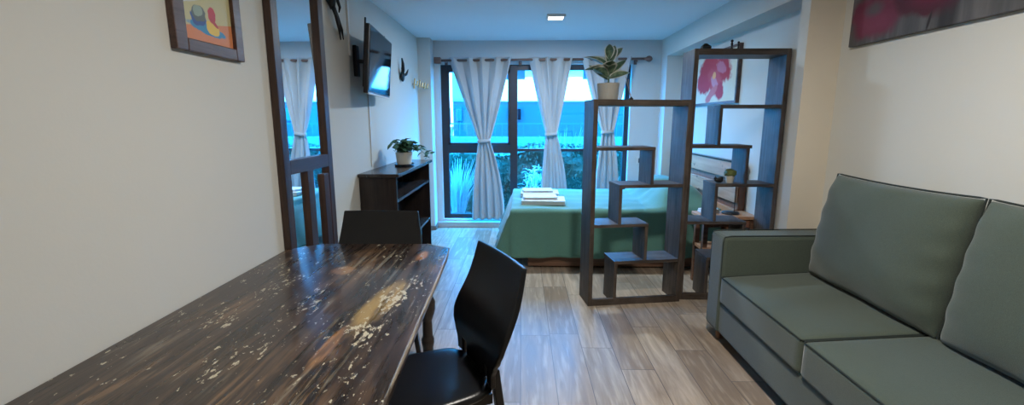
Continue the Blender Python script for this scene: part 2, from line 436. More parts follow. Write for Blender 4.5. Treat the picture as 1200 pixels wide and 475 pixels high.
# folded towels
def towel(x, y, z, sx, sy, h, rz, label, layers=3):
    b = MB(); lh = h / layers
    for k in range(layers):
        ins = .006 * (k % 2) + random.uniform(0, .004)
        n = 10
        prof = []
        z0 = k * lh
        def fn(u, v, z0=z0, ins=ins):
            aa = u * 2 * math.pi
            cx = abs(math.cos(aa)) ** .35 * (1 if math.cos(aa) >= 0 else -1) * (sx / 2 - ins)
            cz = abs(math.sin(aa)) ** .7 * (1 if math.sin(aa) >= 0 else -1) * lh * .5
            yy_ = (v - .5) * (sy - 2 * ins)
            return (cx, yy_, z0 + lh * .5 + cz + .002 * math.sin(7 * v + 3 * u * 6))
        b.grid(fn, 36, 6)
        for e_ in (-1, 1):
            ring = []
            for i in range(36):
                p = fn(i / 36, 0 if e_ < 0 else 1); ring.append(b.b.verts.new(p))
            b.b.faces.new(ring)
    bmesh.ops.remove_doubles(b.b, verts=b.b.verts, dist=.0003)
    o = b.build('folded_towel', M['towel'], smooth=False)
    o.location = (x, y, z); o.rotation_euler = (0, 0, rz)
    return tag(o, label, 'towel', 'folded towels on the bed')
ZT = TOP + .009
towel(.235, 4.78, ZT, .46, .34, .042, rad(-3), 'large white folded towel at the bottom of the stack nearer the sofa')
towel(.20, 4.80, ZT + .043, .36, .24, .026, rad(2), 'small white folded towel on top of the nearer towel stack')
towel(.215, 5.28, ZT, .44, .32, .040, rad(-2), 'large white folded towel at the bottom of the stack nearer the window')
towel(.19, 5.29, ZT + .041, .35, .23, .024, rad(3), 'small white folded towel on top of the stack nearer the window')

# nightstand
t = thing('nightstand', 'brown wooden nightstand with a lower shelf beside the bed headboard', 'nightstand', (1.80, 4.01, 0))
MB().box(-.235, .245, -.13, .13, .62, .65).build('top', M['pine'], t, bevel=.004)
for sx in (-.21, .19):
    for sy in (-.11, .07): MB().box(sx, sx + .04, sy, sy + .04, 0, .62).build('leg', M['bedwood'], t)
MB().box(-.21, .23, -.115, .115, .34, .365).build('shelf', M['pine'], t)
MB().box(-.20, .18, -.115, -.10, .55, .62).build('apron', M['pine_dark'], t)
t = thing('table_lamp', 'thin black lamp stand on a round base on the nightstand', 'lamp', (1.86, 4.01, .65))
MB().lathe([(.001, 0), (.072, 0), (.075, .006), (.070, .016), (.012, .022), (.001, .022)]).build('base', M['black'], t, smooth=True)
MB().tube([(.03, 0, .012), (.03, 0, .27), (.03, 0, .31)], .0035).build('pole', M['black'], t)
MB().lathe([(.004, 0), (.012, .002), (.013, .03), (.006, .036), (.001, .036)], (.03, 0, .305)).build('socket', M['black'], t, smooth=True)
b = MB().box(-.10, .07, -.04, .04, 0, .022).box(-.097, .067, -.037, .037, .022, .036)
o = b.build('folded_napkin', M['towel'], bevel=.006); o.location = (1.70, 4.06, .65); tag(o, 'small folded white cloth on the nightstand behind the lamp stand', 'cloth')

# ------------------------------------------------------------------ curtains
def curtain(x0, x1, tx, tw, tz, bx0, bx1, bz, label, folds=4.5, ph=0.):
    t = thing('curtain', label, 'curtain', ((x0 + x1) / 2, 6.12, bz), 0, 'tied-back curtains at the window')
    ZTOP = 2.275
    def edges(z_):
        if z_ >= tz:
            k = (z_ - tz) / (ZTOP - tz); q = k ** .92
            return tx - tw / 2 + (x0 - tx + tw / 2) * q, tx + tw / 2 + (x1 - tx - tw / 2) * q
        k = (tz - z_) / (tz - bz); q = 1 - (1 - k) ** 1.9
        return tx - tw / 2 + (bx0 - tx + tw / 2) * q, tx + tw / 2 + (bx1 - tx - tw / 2) * q
    def fn(u, v):
        z_ = bz + v * (ZTOP - bz); a, c = edges(z_)
        d = abs(z_ - tz)
        amp = .036 if v > .9 else .036 - .012 * min(1, (.9 - v) * 3)
        amp *= (.45 + .55 * min(1, d / .35))
        uu_ = u + .012 * math.sin(u * 13 + z_ * 3)
        y_ = 6.145 + amp * math.cos(2 * math.pi * folds * uu_ + ph) + .006 * math.sin(u * 31 + z_ * 5) * min(1, d / .2)
        if d < .25: y_ -= .02 * math.exp(-(d / .1) ** 2)
        x_ = a + (c - a) * u + .006 * math.sin(2 * math.pi * folds * u * 2 + z_ * 2)
        return (x_, y_, z_)
    MB().grid(fn, 120, 60).build('cloth', M['curtain'], t, True, smooth=True, solid=.004)
    def tie(u, v):
        aa = u * 2 * math.pi
        return (tx + (tw / 2 + .012) * math.cos(aa), 6.125 + .045 * math.sin(aa), tz - .022 + .044 * v + .01 * math.cos(aa))
    MB().grid(tie, 28, 3).build('tie_band', M['curtain'], t, True, smooth=True, solid=.006)
    return t
curtain(-.95, -.125, -.50, .15, 1.20, -.68, -.23, .12, 'pale grey tied curtain at the left end of the window, reaching the step', 4.5, .6)
curtain(.095, .66, .395, .14, 1.29, .25, .64, .12, 'pale grey tied curtain in the middle of the window, behind the towels', 3.5, .2)
curtain(.78, 1.42, 1.14, .15, 1.32, .98, 1.33, .12, 'pale grey tied curtain at the right end of the window, seen through the low shelf', 3.5, 1.)
t = thing('curtain_rod', 'brown wooden curtain pole with square and round ends above the window', 'curtain rod', (.3, 6.15, 2.235))
MB().tube([(-1.10, 6.15, 2.235), (1.58, 6.15, 2.25)], .017, 14).build('pole', M['rod'], t, True, smooth=True)
MB().box(-1.14, -1.05, 6.11, 6.19, 2.195, 2.275).build('finial', M['rod'], t, True, bevel=.008)
MB().lathe([(.001, 0), (.016, .0), (.018, .03), (.034, .05), (.040, .075), (.030, .10), (.012, .115), (.001, .118)], (1.57, 6.15, 2.25), 20, 'x').build('finial', M['rod'], t, True, smooth=True)
for bx_ in (-1.0, -.02, 1.49):
    MB().box(bx_ - .008, bx_ + .008, 6.15, YF, 2.215, 2.235).box(bx_ - .02, bx_ + .02, YF - .008, YF, 2.19, 2.26).build('bracket', M['rod'], t, True)

# ------------------------------------------------------------------ open shelves used as room dividers
TH = .024
def divider(name, label, loc, rz, W, H, D, shelves, posts, post_w):
    """local: x 0..W along the front, y 0..D towards the window, boards as parts"""
    t = thing(name, label, 'shelf', loc, rz)
    MB().box(0, post_w, 0, D, 0, H).build('side_panel', M['shelf_z'], t, bevel=.002)
    MB().box(W - post_w, W, 0, D, 0, H).build('side_panel', M['shelf_z'], t, bevel=.002)
    MB().box(post_w, W - post_w, 0, D, H - .045, H).build('top_board', M['shelf_x'], t, bevel=.002)
    MB().box(post_w, W - post_w, 0, .028, 0, .055).build('bottom_rail', M['shelf_x'], t, bevel=.002)
    for (a, c, z_) in shelves: MB().box(a, c, 0, D, z_ - TH, z_).build('shelf_board', M['shelf_x'], t, bevel=.0015)
    for (a, z0, z1) in posts: MB().box(a - TH / 2, a + TH / 2, .004, D - .004, z0, z1).build('upright_board', M['shelf_z'], t, bevel=.0015)
    return t
# low one: world x .53..1.30
W1 = .775; p = .034
divider('divider_shelf', 'low open shelf of dark weathered wood with a potted rubber plant on top', (.535, 3.455, 0), rad(8.5), W1, 1.62, .25,
        [(p, .50, 1.265), (.225, W1 - p, .975), (p, .475, .665), (.205, W1 - p, .365)],
        [(.487, .975, 1.265 - TH), (.238, .665, .975 - TH), (.463, .365, .665 - TH), (.222, .0, .365 - TH)], p)
W2 = .725
divider('divider_shelf', 'tall open shelf of dark weathered wood against the right wall behind the sofa arm', (1.305, 3.612, 0), 0, W2, 2.0, .255,
        [(.225, W2 - p, 1.585), (p, .495, 1.275), (.235, W2 - p, .970), (p, .505, .665), (.21, W2 - p, .365)],
        [(.237, 1.275, 1.585 - TH), (.470, .970, 1.275 - TH), (.248, .665, .970 - TH), (.49, .365, .665 - TH), (.222, 0, .365 - TH)], p)

# rubber plant on the low shelf
def leaf_fn(L, Wd, fold, droop, cup=.0):
    def fn(u, v):
        s = math.sin(math.pi * min(1, v * 1.02)) ** .75 * (1 - .25 * v) if 0 < v < 1 else 0
        xx = (u - .5) * Wd * (s + .02)
        return Vector((xx, v * L, abs(u - .5) * 2 * s * Wd * fold - droop * v * v * L))
    return fn
def add_leaf(b, base, yaw, pitch, L, Wd, fold=.25, droop=.2, roll=0):
    fn = leaf_fn(L, Wd, fold, droop)
    R = Matrix.Rotation(yaw, 3, 'Z') @ Matrix.Rotation(pitch, 3, 'X') @ Matrix.Rotation(roll, 3, 'Y')
    b.grid(lambda u, v: Vector(base) + R @ fn(u, v), 8, 12, uv=True)
PX, PY = .662, 3.605
t = thing('rubber_plant', 'variegated rubber plant in a beige pot on top of the low shelf', 'plant', (PX, PY, 1.62))
MB().lathe([(.001, 0), (.070, 0), (.074, .006), (.086, .118), (.086, .124), (.078, .124), (.074, .108), (.001, .106)]).build('pot', M['pot'], t, smooth=False, bevel=.001)
MB().lathe([(.001, .100), (.074, .104), (.06, .112), (.001, .114)]).build('soil', M['soil'], t)
MB().tube([(0, 0, .10), (.004, 0, .18), (-.006, .004, .27), (.004, 0, .33)], [.006, .005, .004, .003], 8).build('stem', M['leaf_pothos'], t, smooth=True)
lv = [((-.004, 0, .20), 100, 18, .17, .10, 10), ((0, 0, .23), 75, 38, .19, .105, -20), ((.002, 0, .26), -35, 66, .17, .085, 15), ((0, 0, .19), -80, 42, .17, .05, 65),
      ((0, 0, .16), -95, 22, .15, .055, 60), ((-.003, 0, .17), 120, 30, .15, .08, 30), ((0, 0, .15), 88, 40, .17, .045, 62), ((.003, 0, .28), -60, 48, .17, .06, 40),
      ((0, 0, .18), 180, 50, .14, .10, 0), ((0, 0, .22), 170, 20, .12, .09, 0), ((0, 0, .30), -10, 70, .13, .07, 0), ((0, .01, .24), 20, 35, .15, .09, 0)]
for (bp, yw, pt, L_, W_, rl) in lv:
    b = MB(); add_leaf(b, bp, rad(yw), rad(pt), L_ * 1.12, W_ * 1.25, .3, .22, rad(rl)); b.build('leaf', M['leaf_rubber'], t, smooth=True, solid=.0015)
# reed diffuser
t = thing('reed_diffuser', 'tiny black bottle with two tan reeds, right of the rubber plant on the low shelf', 'diffuser', (.853, 3.66, 1.62))
MB().lathe([(.001, 0), (.018, 0), (.019, .014), (.010, .020), (.009, .028), (.004, .028), (.001, .026)], seg=16).build('bottle', M['black'], t, smooth=True)
for (dx, dy) in ((-.045, .01), (-.028, -.012)):
    MB().tube([(0, 0, .01), (dx, dy, .17 + dy)], .0026, 6).build('reed', M['twig'], t)
# ornaments on the tall shelf's top
b = MB().hexa([(-.03, -.025, 0), (.03, -.025, 0), (.03, .025, 0), (-.03, .025, 0)], [(-.034, -.022, .026), (.040, -.022, .026), (.040, .022, .026), (-.034, .022, .026)])
b.hexa([(-.034, -.022, .027), (.040, -.022, .027), (.040, .022, .027), (-.034, .022, .027)], [(-.012, -.012, .05), (.004, -.012, .05), (.004, .012, .05), (-.012, .012, .05)])
o = b.build('pebble_ornament', M['black_metal'], bevel=.005); o.location = (1.418, 3.70, 2.0); tag(o, 'small dark lumpy ornament at the left end of the tall shelf top', 'ornament')
def figurine(x_, label, h):
    t = thing('figurine', label, 'figurine', (x_, 3.69, 2.0), 0, 'two small figurines on the tall shelf')
    MB().lathe([(.001, 0), (.013, 0), (.011, .008), (.006, .02), (.010, h * .6), (.005, h * .72), (.001, h * .72)], seg=14).build('body', M['black_metal'], t, smooth=True)
    MB().blob((0, 0, h * .84), h * .14).build('head', M['black_metal'], t, smooth=True)
figurine(1.612, 'slim dark figurine on the tall shelf, left one of the close pair', .078)
figurine(1.662, 'dark figurine on the tall shelf, right one of the close pair and slightly shorter', .066)
# black elephant-like trinket and little plant inside the tall shelf
SZ = .970
t = thing('cat_figurine', 'small glossy black crouching animal figurine inside the tall shelf beside the tiny plant', 'figurine', (1.600, 3.70, SZ))
MB().blob((0, 0, .020), (.036, .018, .020)).blob((.018, 0, .032), (.020, .015, .016)).build('body', M['black'], t, smooth=True)
MB().blob((-.030, -.004, .034), (.014, .012, .012)).hexa([(-.038, -.01, .042), (-.030, -.01, .042), (-.034, -.004, .042)], [(-.035, -.008, .055), (-.033, -.008, .055), (-.034, -.006, .055)]).build('head', M['black'], t, smooth=True)
t = thing('potted_succulent', 'tiny round green succulent in a white pot inside the tall shelf', 'plant', (1.682, 3.69, SZ))
MB().lathe([(.001, 0), (.026, 0), (.035, .058), (.035, .062), (.031, .062), (.029, .052), (.001, .052)], seg=20).build('pot', M['pot_white'], t, smooth=False)
b = MB().blob((0, 0, .078), (.048, .046, .034), noise=.0035); b.build('foliage', M['succulent'], t, smooth=False)

# ------------------------------------------------------------------ right wall pictures
XW = XR
m = NT('red_orchid_painting', .7); u, v, q = m.sep(); # object coords: y (v), z (q)
wb = m.noise(14, 3)
c = m.mix(m.noise(5, 3), (.62, .55, .38), (.70, .66, .55))
for (cy, cz, ry, rz_, rt, cl) in ((4.80, 1.98, .20, .13, .3, (.42, .02, .03)), (5.14, 2.02, .26, .14, -.2, (.46, .03, .04)), (4.98, 1.86, .20, .12, .5, (.50, .06, .07)), (4.84, 2.0, .12, .05, .3, (.50, .14, .18)), (4.96, 1.84, .12, .05, .6, (.55, .22, .26)),
                             (5.28, 1.86, .20, .10, .2, (.46, .03, .05)), (4.84, 1.76, .09, .09, 0, (.44, .03, .05)), (5.05, 1.74, .16, .05, -.5, (.55, .14, .14)), (5.0, 1.93, .04, .035, 0, (.75, .35, .12))):
    c = m.mix(m.ell(v, q, cy, cz, ry, rz_, rt, .16, wb), c, cl)
m.color(c); M['orchid'] = m.m
t = thing('orchid_picture', 'cream picture of a large red and pink flower on the wall behind the tall shelf', 'picture', (0, 0, 0))
MB().box(XW - .025, XW - .004, 4.47, 5.57, 1.655, 2.15).build('canvas', M['orchid'], t)
MB().box(XW - .035, XW, 4.445, 4.47, 1.63, 2.175).box(XW - .035, XW, 5.57, 5.595, 1.63, 2.175).box(XW - .035, XW, 4.47, 5.57, 1.63, 1.655).box(XW - .035, XW, 4.47, 5.57, 2.15, 2.175).build('picture_frame', M['frame_wood'], t)
m = NT('dark_poppy_painting', .75); u, v, q = m.sep()
wb = m.noise(9, 3)
st = m.noise(1, 4, .6, m.mapping((1, 9, 1.2)))
c = m.ramp(st, [(.3, (.045, .045, .045)), (.5, (.085, .082, .082)), (.7, (.15, .14, .14))])
c = m.mix(m.math('MULTIPLY', m.ell(v, q, 2.33, 1.97, .05, .5, 0, .3), .8), c, (.02, .018, .02))
for (cy, cz, ry, rz_, rt, cl, sf) in ((2.80, 2.055, .185, .115, .1, (.150, .022, .050), .18), (2.81, 2.03, .13, .06, .1, (.19, .03, .065), .4), (2.805, 2.09, .06, .035, 0, (.10, .075, .08), .5),
                                  (2.46, 2.10, .21, .115, .15, (.075, .012, .026), .15), (2.44, 2.08, .12, .05, .1, (.12, .012, .035), .4), (2.0, 2.14, .17, .12, 0, (.11, .015, .035), .2)):
    c = m.mix(m.ell(v, q, cy, cz, ry, rz_, rt, sf, wb), c, cl)
c = m.mix(m.math('MULTIPLY', m.ell(v, q, 2.425, 1.95, .008, .045, .2, .3), 1.), c, (.02, .015, .018))
m.color(c); m.bump(m.noise(300, 2), .2, .002); M['poppy'] = m.m
o = MB().box(XW - .033, XW - .001, 1.55, 2.985, 1.91, 2.42).build('poppy_canvas', M['poppy'], bevel=.003)
tag(o, 'wide grey canvas painting of dark red poppies on the wall above the sofa', 'painting')

# wall outlet with plug on the far wall
t = thing('wall_outlet', 'white wall outlet with a black plug on the far wall right of the window', 'outlet', (1.60, 6.25, .93))
MB().box(-.035, .035, -.008, 0, -.05, .05).build('plate', M['white_plastic'], t, bevel=.002)
MB().box(-.010, .024, -.04, -.008, -.032, .032).build('plug', M['black'], t, bevel=.005)

# ------------------------------------------------------------------ sofa
def rbox(sx, sy, sz, r=.03, crown=0., n=14, seed=0, wr=0.):
    """rounded box centred at 0 with a crowned top: returns function for cube-sphere style grid verts"""
    rnd_ = random.Random(seed); ph_ = [rnd_.uniform(0, 6) for _ in range(6)]
    b = bmesh.new()
    bmesh.ops.create_cube(b, size=2)
    bmesh.ops.subdivide_edges(b, edges=b.edges[:], cuts=n, use_grid_fill=True)
    hx, hy, hz = sx / 2, sy / 2, sz / 2
    for v in b.verts:
        c = v.co.copy()
        def warp(t_, h):       # push grid lines towards the rim so that the rounding has vertices
            return math.copysign(abs(t_) ** .6, t_) if abs(t_) < 1 else t_
        c = Vector((warp(c.x, hx), warp(c.y, hy), warp(c.z, hz)))
        p_ = Vector((c.x * hx, c.y * hy, c.z * hz))
        inner = Vector((max(-hx + r, min(hx - r, p_.x)), max(-hy + r, min(hy - r, p_.y)), max(-hz + r, min(hz - r, p_.z))))
        d_ = p_ - inner
        if d_.length > 1e-6: p_ = inner + d_.normalized() * min(r, d_.length) if d_.length > r else p_
        v.co = p_
    return b, (hx, hy, hz), ph_
t = thing('sofa', 'grey-green two-seat fabric sofa against the right wall', 'sofa', (1.67, 1.95, 0))
SX0, SX1, SY0, SY1 = 1.29, 2.035, .90, 3.03
MB().box(SX0 + .012, SX1, SY0 + .02, SY1 - .02, .085, .30).build('base', M['sofa'], t, True, bevel=.018)
def arm(y0, y1):
    b = MB()
    # slightly tapered arm: narrower at the bottom front
    b.hexa([(SX0, y0, .085), (SX1, y0, .085), (SX1, y1, .085), (SX0, y1, .085)], [(SX0, y0, .735), (SX1, y0, .745), (SX1, y1, .745), (SX0, y1, .735)])
    a = b.build('arm', M['sofa'], t, True, bevel=.022)
    q = MB()
    for yy_ in (y0 + .012, y1 - .012):
        q.tube([(SX0 + .012, yy_, .11), (SX0 + .003, yy_, .70), (SX0 + .012, yy_, .732), (SX0 + .05, yy_, .739), (SX1 - .03, yy_, .747)], .0042, 6)
    q.build('piping', M['piping'], a, True)
arm(2.835, SY1); arm(SY0, SY0 + .19)
MB().hexa([(1.92, SY0 + .19, .085), (SX1, SY0 + .19, .085), (SX1, 2.835, .085), (1.92, 2.835, .085)], [(1.965, SY0 + .19, .98), (SX1, SY0 + .19, .98), (SX1, 2.835, .98), (1.965, 2.835, .98)]).build('back_frame', M['sofa'], t, True, bevel=.02)
for (fx_, fy_) in ((SX0 + .07, SY1 - .09), (SX1 - .09, SY1 - .09), (SX0 + .07, SY0 + .09), (SX1 - .09, SY0 + .09)):
    MB().lathe([(.001, 0), (.020, 0), (.022, .01), (.034, .085), (.001, .086)], (fx_, fy_, 0), 20).build('leg', M['foot'], t, True, smooth=True)
YM = 1.965
for k, (y0, y1) in enumerate(((YM + .003, 2.833), (SY0 + .192, YM - .003))):
    sx, sy, sz = 1.93 - SX0, y1 - y0, .175
    b, (hx, hy, hz), ph_ = rbox(sx, sy, sz, .022, n=22, seed=k)
    for v in b.verts:
        a_, c_ = v.co.x / hx, v.co.y / hy
        cr = (1 - a_ ** 4) * (1 - c_ ** 4)
        if v.co.z > 0: v.co.z += .012 * cr + .042 * (a_ + 1) / 2
        v.co.y += 0
    mb = MB(); mb.b.free(); mb.b = b
    cu = mb.build('seat_cushion', M['sofa'], t, smooth=True)
    cu.location = Vector((SX0 - .005 + hx, (y0 + y1) / 2, .30 + hz)) - Vector(t.location)
    # piping round the top edge
    pts = []; r = .012
    zf = hz - .003; N = 26
    def zt(x_): return hz + .042 * (x_ / hx + 1) / 2 - .004
    loop = [(-hx + r, hy - .003), (-hx + .003, hy - r), (-hx + .003, -hy + r), (-hx + r, -hy + .003)]
    path = [(hx - .03, hy - .003)] + [(hx * (1 - 2 * i / N), hy - .003) for i in range(2, N - 1)] + loop + [(-hx * (1 - 2 * i / N), -hy + .003) for i in range(2, N - 1)] + [(hx - .03, -hy + .003)]
    MB().tube([(a_, c_, zt(a_)) for a_, c_ in path], .0042, 6).build('piping', M['piping'], cu)
# back cushions: puffed, leaning against the back
for k, (y0, y1, top) in enumerate(((1.90, 2.80, 1.16), (1.02, 1.885, 1.15))):
    L_, Hh, Tt = y1 - y0, .635, .21
    b = MB(); rr = random.Random(k + 3); ph_ = [rr.uniform(0, 6) for _ in range(8)]
    def pil_fn(side):
        def fn(u, v):
            a_, c_ = u * 2 - 1, v * 2 - 1
            e1 = max(0, 1 - abs(a_) ** 3.2) ** .42; e2 = max(0, 1 - abs(c_) ** 3.2) ** .42
            th = Tt / 2 * e1 * e2
            wr_ = .013 * math.sin(c_ * 16 + ph_[0] + 2 * a_) * abs(a_) ** 6 + .005 * math.sin(a_ * 7 + c_ * 5 + ph_[1]) * abs(c_) ** 2
            if abs(a_) > .99 or abs(c_) > .99: wr_ = 0
            pin = 1 - .035 * (1 - abs(a_)) * 0 
            yl = a_ * L_ / 2 * (1 - .02 * (1 - c_ * c_) * 0) ; zl = c_ * Hh / 2 + .012 * (a_ ** 2 - .5) * c_
            return (side * (th + wr_ * e1), yl, zl)
        return fn
    b.grid(pil_fn(-1), 44, 34); b.grid(pil_fn(1), 44, 34)
    bmesh.ops.remove_doubles(b.b, verts=b.b.verts, dist=.0015)
    cu = b.build('back_cushion', M['sofa'], t, smooth=True, sub=1)
    cu.location = Vector((1.878, (y0 + y1) / 2, .515 + Hh / 2 * .985)) - Vector(t.location); cu.rotation_euler = (0, rad(9), 0)
    N = 30; rim = []
    for i in range(N): rim.append((-L_ / 2 + L_ * i / N, 1))
    path = [(0, a_ * L_ / 2, Hh / 2 + .012 * (a_ ** 2 - .5)) for a_ in [i / 15 - 1 for i in range(31)]]
    path = [(0, -L_ / 2, c_ * Hh / 2) for c_ in (-.98, -.5, 0, .5)] + path + [(0, L_ / 2, c_ * Hh / 2) for c_ in (.5, 0, -.5, -.98)]
    MB().tube(path, .0045, 6).build('piping', M['piping'], cu)

# ------------------------------------------------------------------ dining table
t = thing('dining_table', 'dark distressed wooden dining table with worn cream and orange patches along the left wall', 'table', (-.85, 1.5, 0))
poly = [(-1.322, .35), (-.315, .35), (-.352, 1.05), (-.398, 2.35), (-.412, 2.50), (-.555, 2.588), (-1.17, 2.578), (-1.322, 2.45)]
top = MB().prism(poly, .715, .75).build('tabletop', M['table'], t, True, bevel=.004)
# object coordinates of the top are relative to the thing: shift so the stains sit in room coordinates
top.data.transform(Matrix.Translation((-.85, 1.5, 0))); top.location = (.85, -1.5, 0)
e_ = MB(); P = [(-.3145, .352), (-.3515, 1.05), (-.3975, 2.35), (-.4115, 2.502), (-.5545, 2.590)]
e_.tube([(a_, c_, .746) for a_, c_ in P], .0048, 6); e_.build('worn_edge', M['worn_edge'], t, True)
b = MB().box(-1.27, -.47, 2.43, 2.455, .645, .715).box(-1.27, -.47, .5, .525, .645, .715).box(-1.27, -1.245, .525, 2.43, .645, .715).box(-.49, -.465, .525, 2.43, .645, .715)
b.build('apron', M['table_leg'], t, True)
def tleg(x_, y_):
    b = MB().box(x_ - .04, x_ + .04, y_ - .04, y_ + .04, .56, .715)
    b.lathe([(.001, 0), (.030, 0), (.030, .20), (.036, .23), (.036, .25), (.028, .27), (.026, .36), (.040, .40), (.047, .43), (.047, .47), (.036, .50), (.040, .56), (.001, .56)], (x_, y_, 0), 24)
    b.build('leg', M['table_leg'], t, True)
for x_, y_ in ((-.525, 2.39), (-1.23, 2.39), (-.42, .58), (-1.23, .58)): tleg(x_, y_)

# ------------------------------------------------------------------ dining chairs
def make_chair(label, loc, rz):
    """faces +x locally; seat centre at the origin"""
    t = thing('dining_chair', label, 'chair', loc, rz, 'black leatherette dining chairs at the table')
    # seat
    def sfn(side):
        def fn(u, v):
            a_, c_ = u * 2 - 1, v * 2 - 1
            r4 = (abs(a_) ** 5 + abs(c_) ** 5) ** .2; s = max(abs(a_), abs(c_)) / r4 if r4 > 1e-6 else 1
            a_, c_ = a_ * s, c_ * s
            xx = .02 + a_ * .225; half = .205 + .035 * (a_ + 1) / 2
            rim = max(abs(a_), abs(c_)); k = min(1, max(0, (1 - (abs(u * 2 - 1) ** 14 + abs(v * 2 - 1) ** 14))))
            zz = .445 + side * .022 * k ** .5 - .006 * math.exp(-((xx + .02) / .14) ** 2 - (c_ / .6) ** 2) * (1 if side > 0 else 0)
            return (xx, c_ * half, zz)
        return fn
    b = MB().grid(sfn(1), 30, 30).grid(sfn(-1), 30, 30)
    bmesh.ops.remove_doubles(b.b, verts=b.b.verts, dist=.0008); b.build('seat', M['black_leather'], t, smooth=True)
    # shield-shaped bent back
    hw = [(0, .190), (.05, .192), (.09, .215), (.13, .243), (.17, .256), (.22, .256), (.30, .246), (.40, .232), (.475, .222)]
    def half(h):
        for (h0, w0), (h1, w1) in zip(hw, hw[1:]):
            if h <= h1:
                k = (h - h0) / (h1 - h0); k = k * k * (3 - 2 * k) if h < .17 else k
                return w0 + (w1 - w0) * k
        return hw[-1][1]
    def bx(h, s_=0): return -.205 - math.tan(rad(12.5)) * h + .042 * math.exp(-((h - .15) / .13) ** 2) + .012 * s_ * s_
    NU, NV = 34, 38
    def bfn(u, v):
        h = v * .475; s_ = u * 2 - 1
        z_ = .462 + h * .99 
        return (bx(h, s_), s_ * half(h), z_)
    def skip(i, j):
        s_ = (i + .5) / NU * 2 - 1; h = (j + .5) / NV * .475
        return h < .065 and .52 < abs(s_) < .68
    back = MB().grid(bfn, NU, NV, skip).build('backrest', M['black_leather'], t, smooth=True, solid=.020, bevel=.004)
    # legs
    def leg(p0, p1, p2, w0, w1):
        b = MB(); P = [Vector(q_) for q_ in (p0, p1, p2)]; ws = (w0, (w0 + w1) / 2, w1); rings = []
        for q_, w_ in zip(P, ws): rings.append([b.b.verts.new(q_ + Vector((sx_ * w_, sy_ * w_, 0))) for sx_, sy_ in ((-1, -1), (1, -1), (1, 1), (-1, 1))])
        for A, B in zip(rings, rings[1:]):
            for k_ in range(4): b.b.faces.new((A[k_], A[(k_ + 1) % 4], B[(k_ + 1) % 4], B[k_]))
        b.b.faces.new(rings[0][::-1]); b.b.faces.new(rings[-1])
        b.build('leg', M['black_leather'], t, bevel=.004)
    for s_ in (-1, 1):
        leg((-.300, s_ * .195, 0), (-.225, s_ * .182, .28), (-.196, s_ * .166, .53), .014, .017)
        leg((.215, s_ * .205, 0), (.205, s_ * .200, .25), (.195, s_ * .192, .43), .013, .019)
    MB().box(-.19, .19, -.165, -.150, .385, .425).box(-.19, .19, .150, .165, .385, .425).box(.17, .185, -.15, .15, .385, .425).build('seat_rail', M['black_leather'], t)
    return t
c1 = make_chair('black dining chair on the room side of the table, its back turned to the sofa', (-.352, 1.660, 0), rad(180 + 27))
c2 = copy_tree(c1); c2.location = (-.838, 2.365, 0); c2.rotation_euler = (0, 0, rad(-90)); c2['label'] = 'black dining chair at the far end of the table, in front of the cabinet'

# ------------------------------------------------------------------ left wall: picture, mirror, ornaments, tv
m = NT('bright_painted_print', .5); u, v, q = m.sep()
wb = m.noise(22, 2)
zz = m.math('SUBTRACT', q, m.math('ADD', 1.835, m.math('MULTIPLY', m.math('SUBTRACT', v, 1.838), .16)))
c = m.mix(m.math('GREATER_THAN', zz, 0.), (.62, .22, .09), (.52, .46, .24))
for (cy, cz, ry, rz_, rt, cl) in ((1.98, 1.842, .115, .022, -.12, (.05, .24, .42)), (1.93, 1.875, .045, .030, -.1, (.05, .09, .26)), (1.935, 1.895, .040, .032, 0, (.12, .14, .13)), (1.935, 1.905, .028, .022, 0, (.28, .34, .26)),
                             (2.02, 1.850, .040, .028, -.2, (.75, .50, .08)), (2.02, 1.905, .024, .034, .1, (.50, .05, .06)), (2.03, 1.875, .030, .008, -.6, (.45, .05, .05)), (1.90, 1.945, .08, .012, .3, (.55, .55, .50))):
    c = m.mix(m.ell(v, q, cy, cz, ry, rz_, rt, .06, wb), c, cl)
m.color(c); M['print'] = m.m
t = thing('framed_picture', 'brightly painted picture with an orange ground in a brown wooden frame on the left wall', 'picture', (0, 0, 0))
MB().box(XL, XL + .012, 1.83, 2.155, 1.78, 2.28).build('canvas', M['print'], t)
b = MB().box(XL, XL + .028, 1.775, 1.838, 1.735, 2.33).box(XL, XL + .028, 2.148, 2.205, 1.735, 2.33).box(XL, XL + .028, 1.838, 2.148, 1.735, 1.785).box(XL, XL + .028, 1.838, 2.148, 2.28, 2.33)
b.build('picture_frame', M['frame_wood'], t, bevel=.004)

t = thing('wall_mirror', 'tall narrow mirror in a dark wooden frame with slats below, on the left wall', 'mirror', (0, 0, 0))
ma, mc = XL + .002, XL + .042
MB().box(ma, mc, 2.445, 2.515, .30, 2.46).build('stile', M['mirror_wood'], t, bevel=.004)
MB().box(ma, mc, 3.020, 3.090, .30, 2.46).build('stile', M['mirror_wood'], t, bevel=.004)
MB().box(ma, mc, 2.515, 3.020, 2.38, 2.46).build('rail', M['mirror_edge'], t, bevel=.003)
MB().box(ma, mc, 2.515, 3.020, 1.165, 1.245).build('rail', M['mirror_edge'], t, bevel=.003)
MB().box(ma, mc, 2.515, 3.020, .30, .40).build('rail', M['mirror_edge'], t, bevel=.003)
MB().box(ma, mc - .005, 2.72, 2.80, .40, 1.165).build('slat', M['mirror_wood'], t, bevel=.003)
MB().box(ma, mc - .005, 2.945, 3.02, .40, 1.12).build('slat', M['mirror_wood'], t, bevel=.003)
MB().hexa([(XL + .003, 2.515, .40), (XL + .012, 2.515, .40), (XL + .0155, 3.02, .40), (XL + .003, 3.02, .40)], [(XL + .003, 2.515, 2.38), (XL + .012, 2.515, 2.38), (XL + .0155, 3.02, 2.38), (XL + .003, 3.02, 2.38)]).build('mirror_glass', M['mirror'], t)

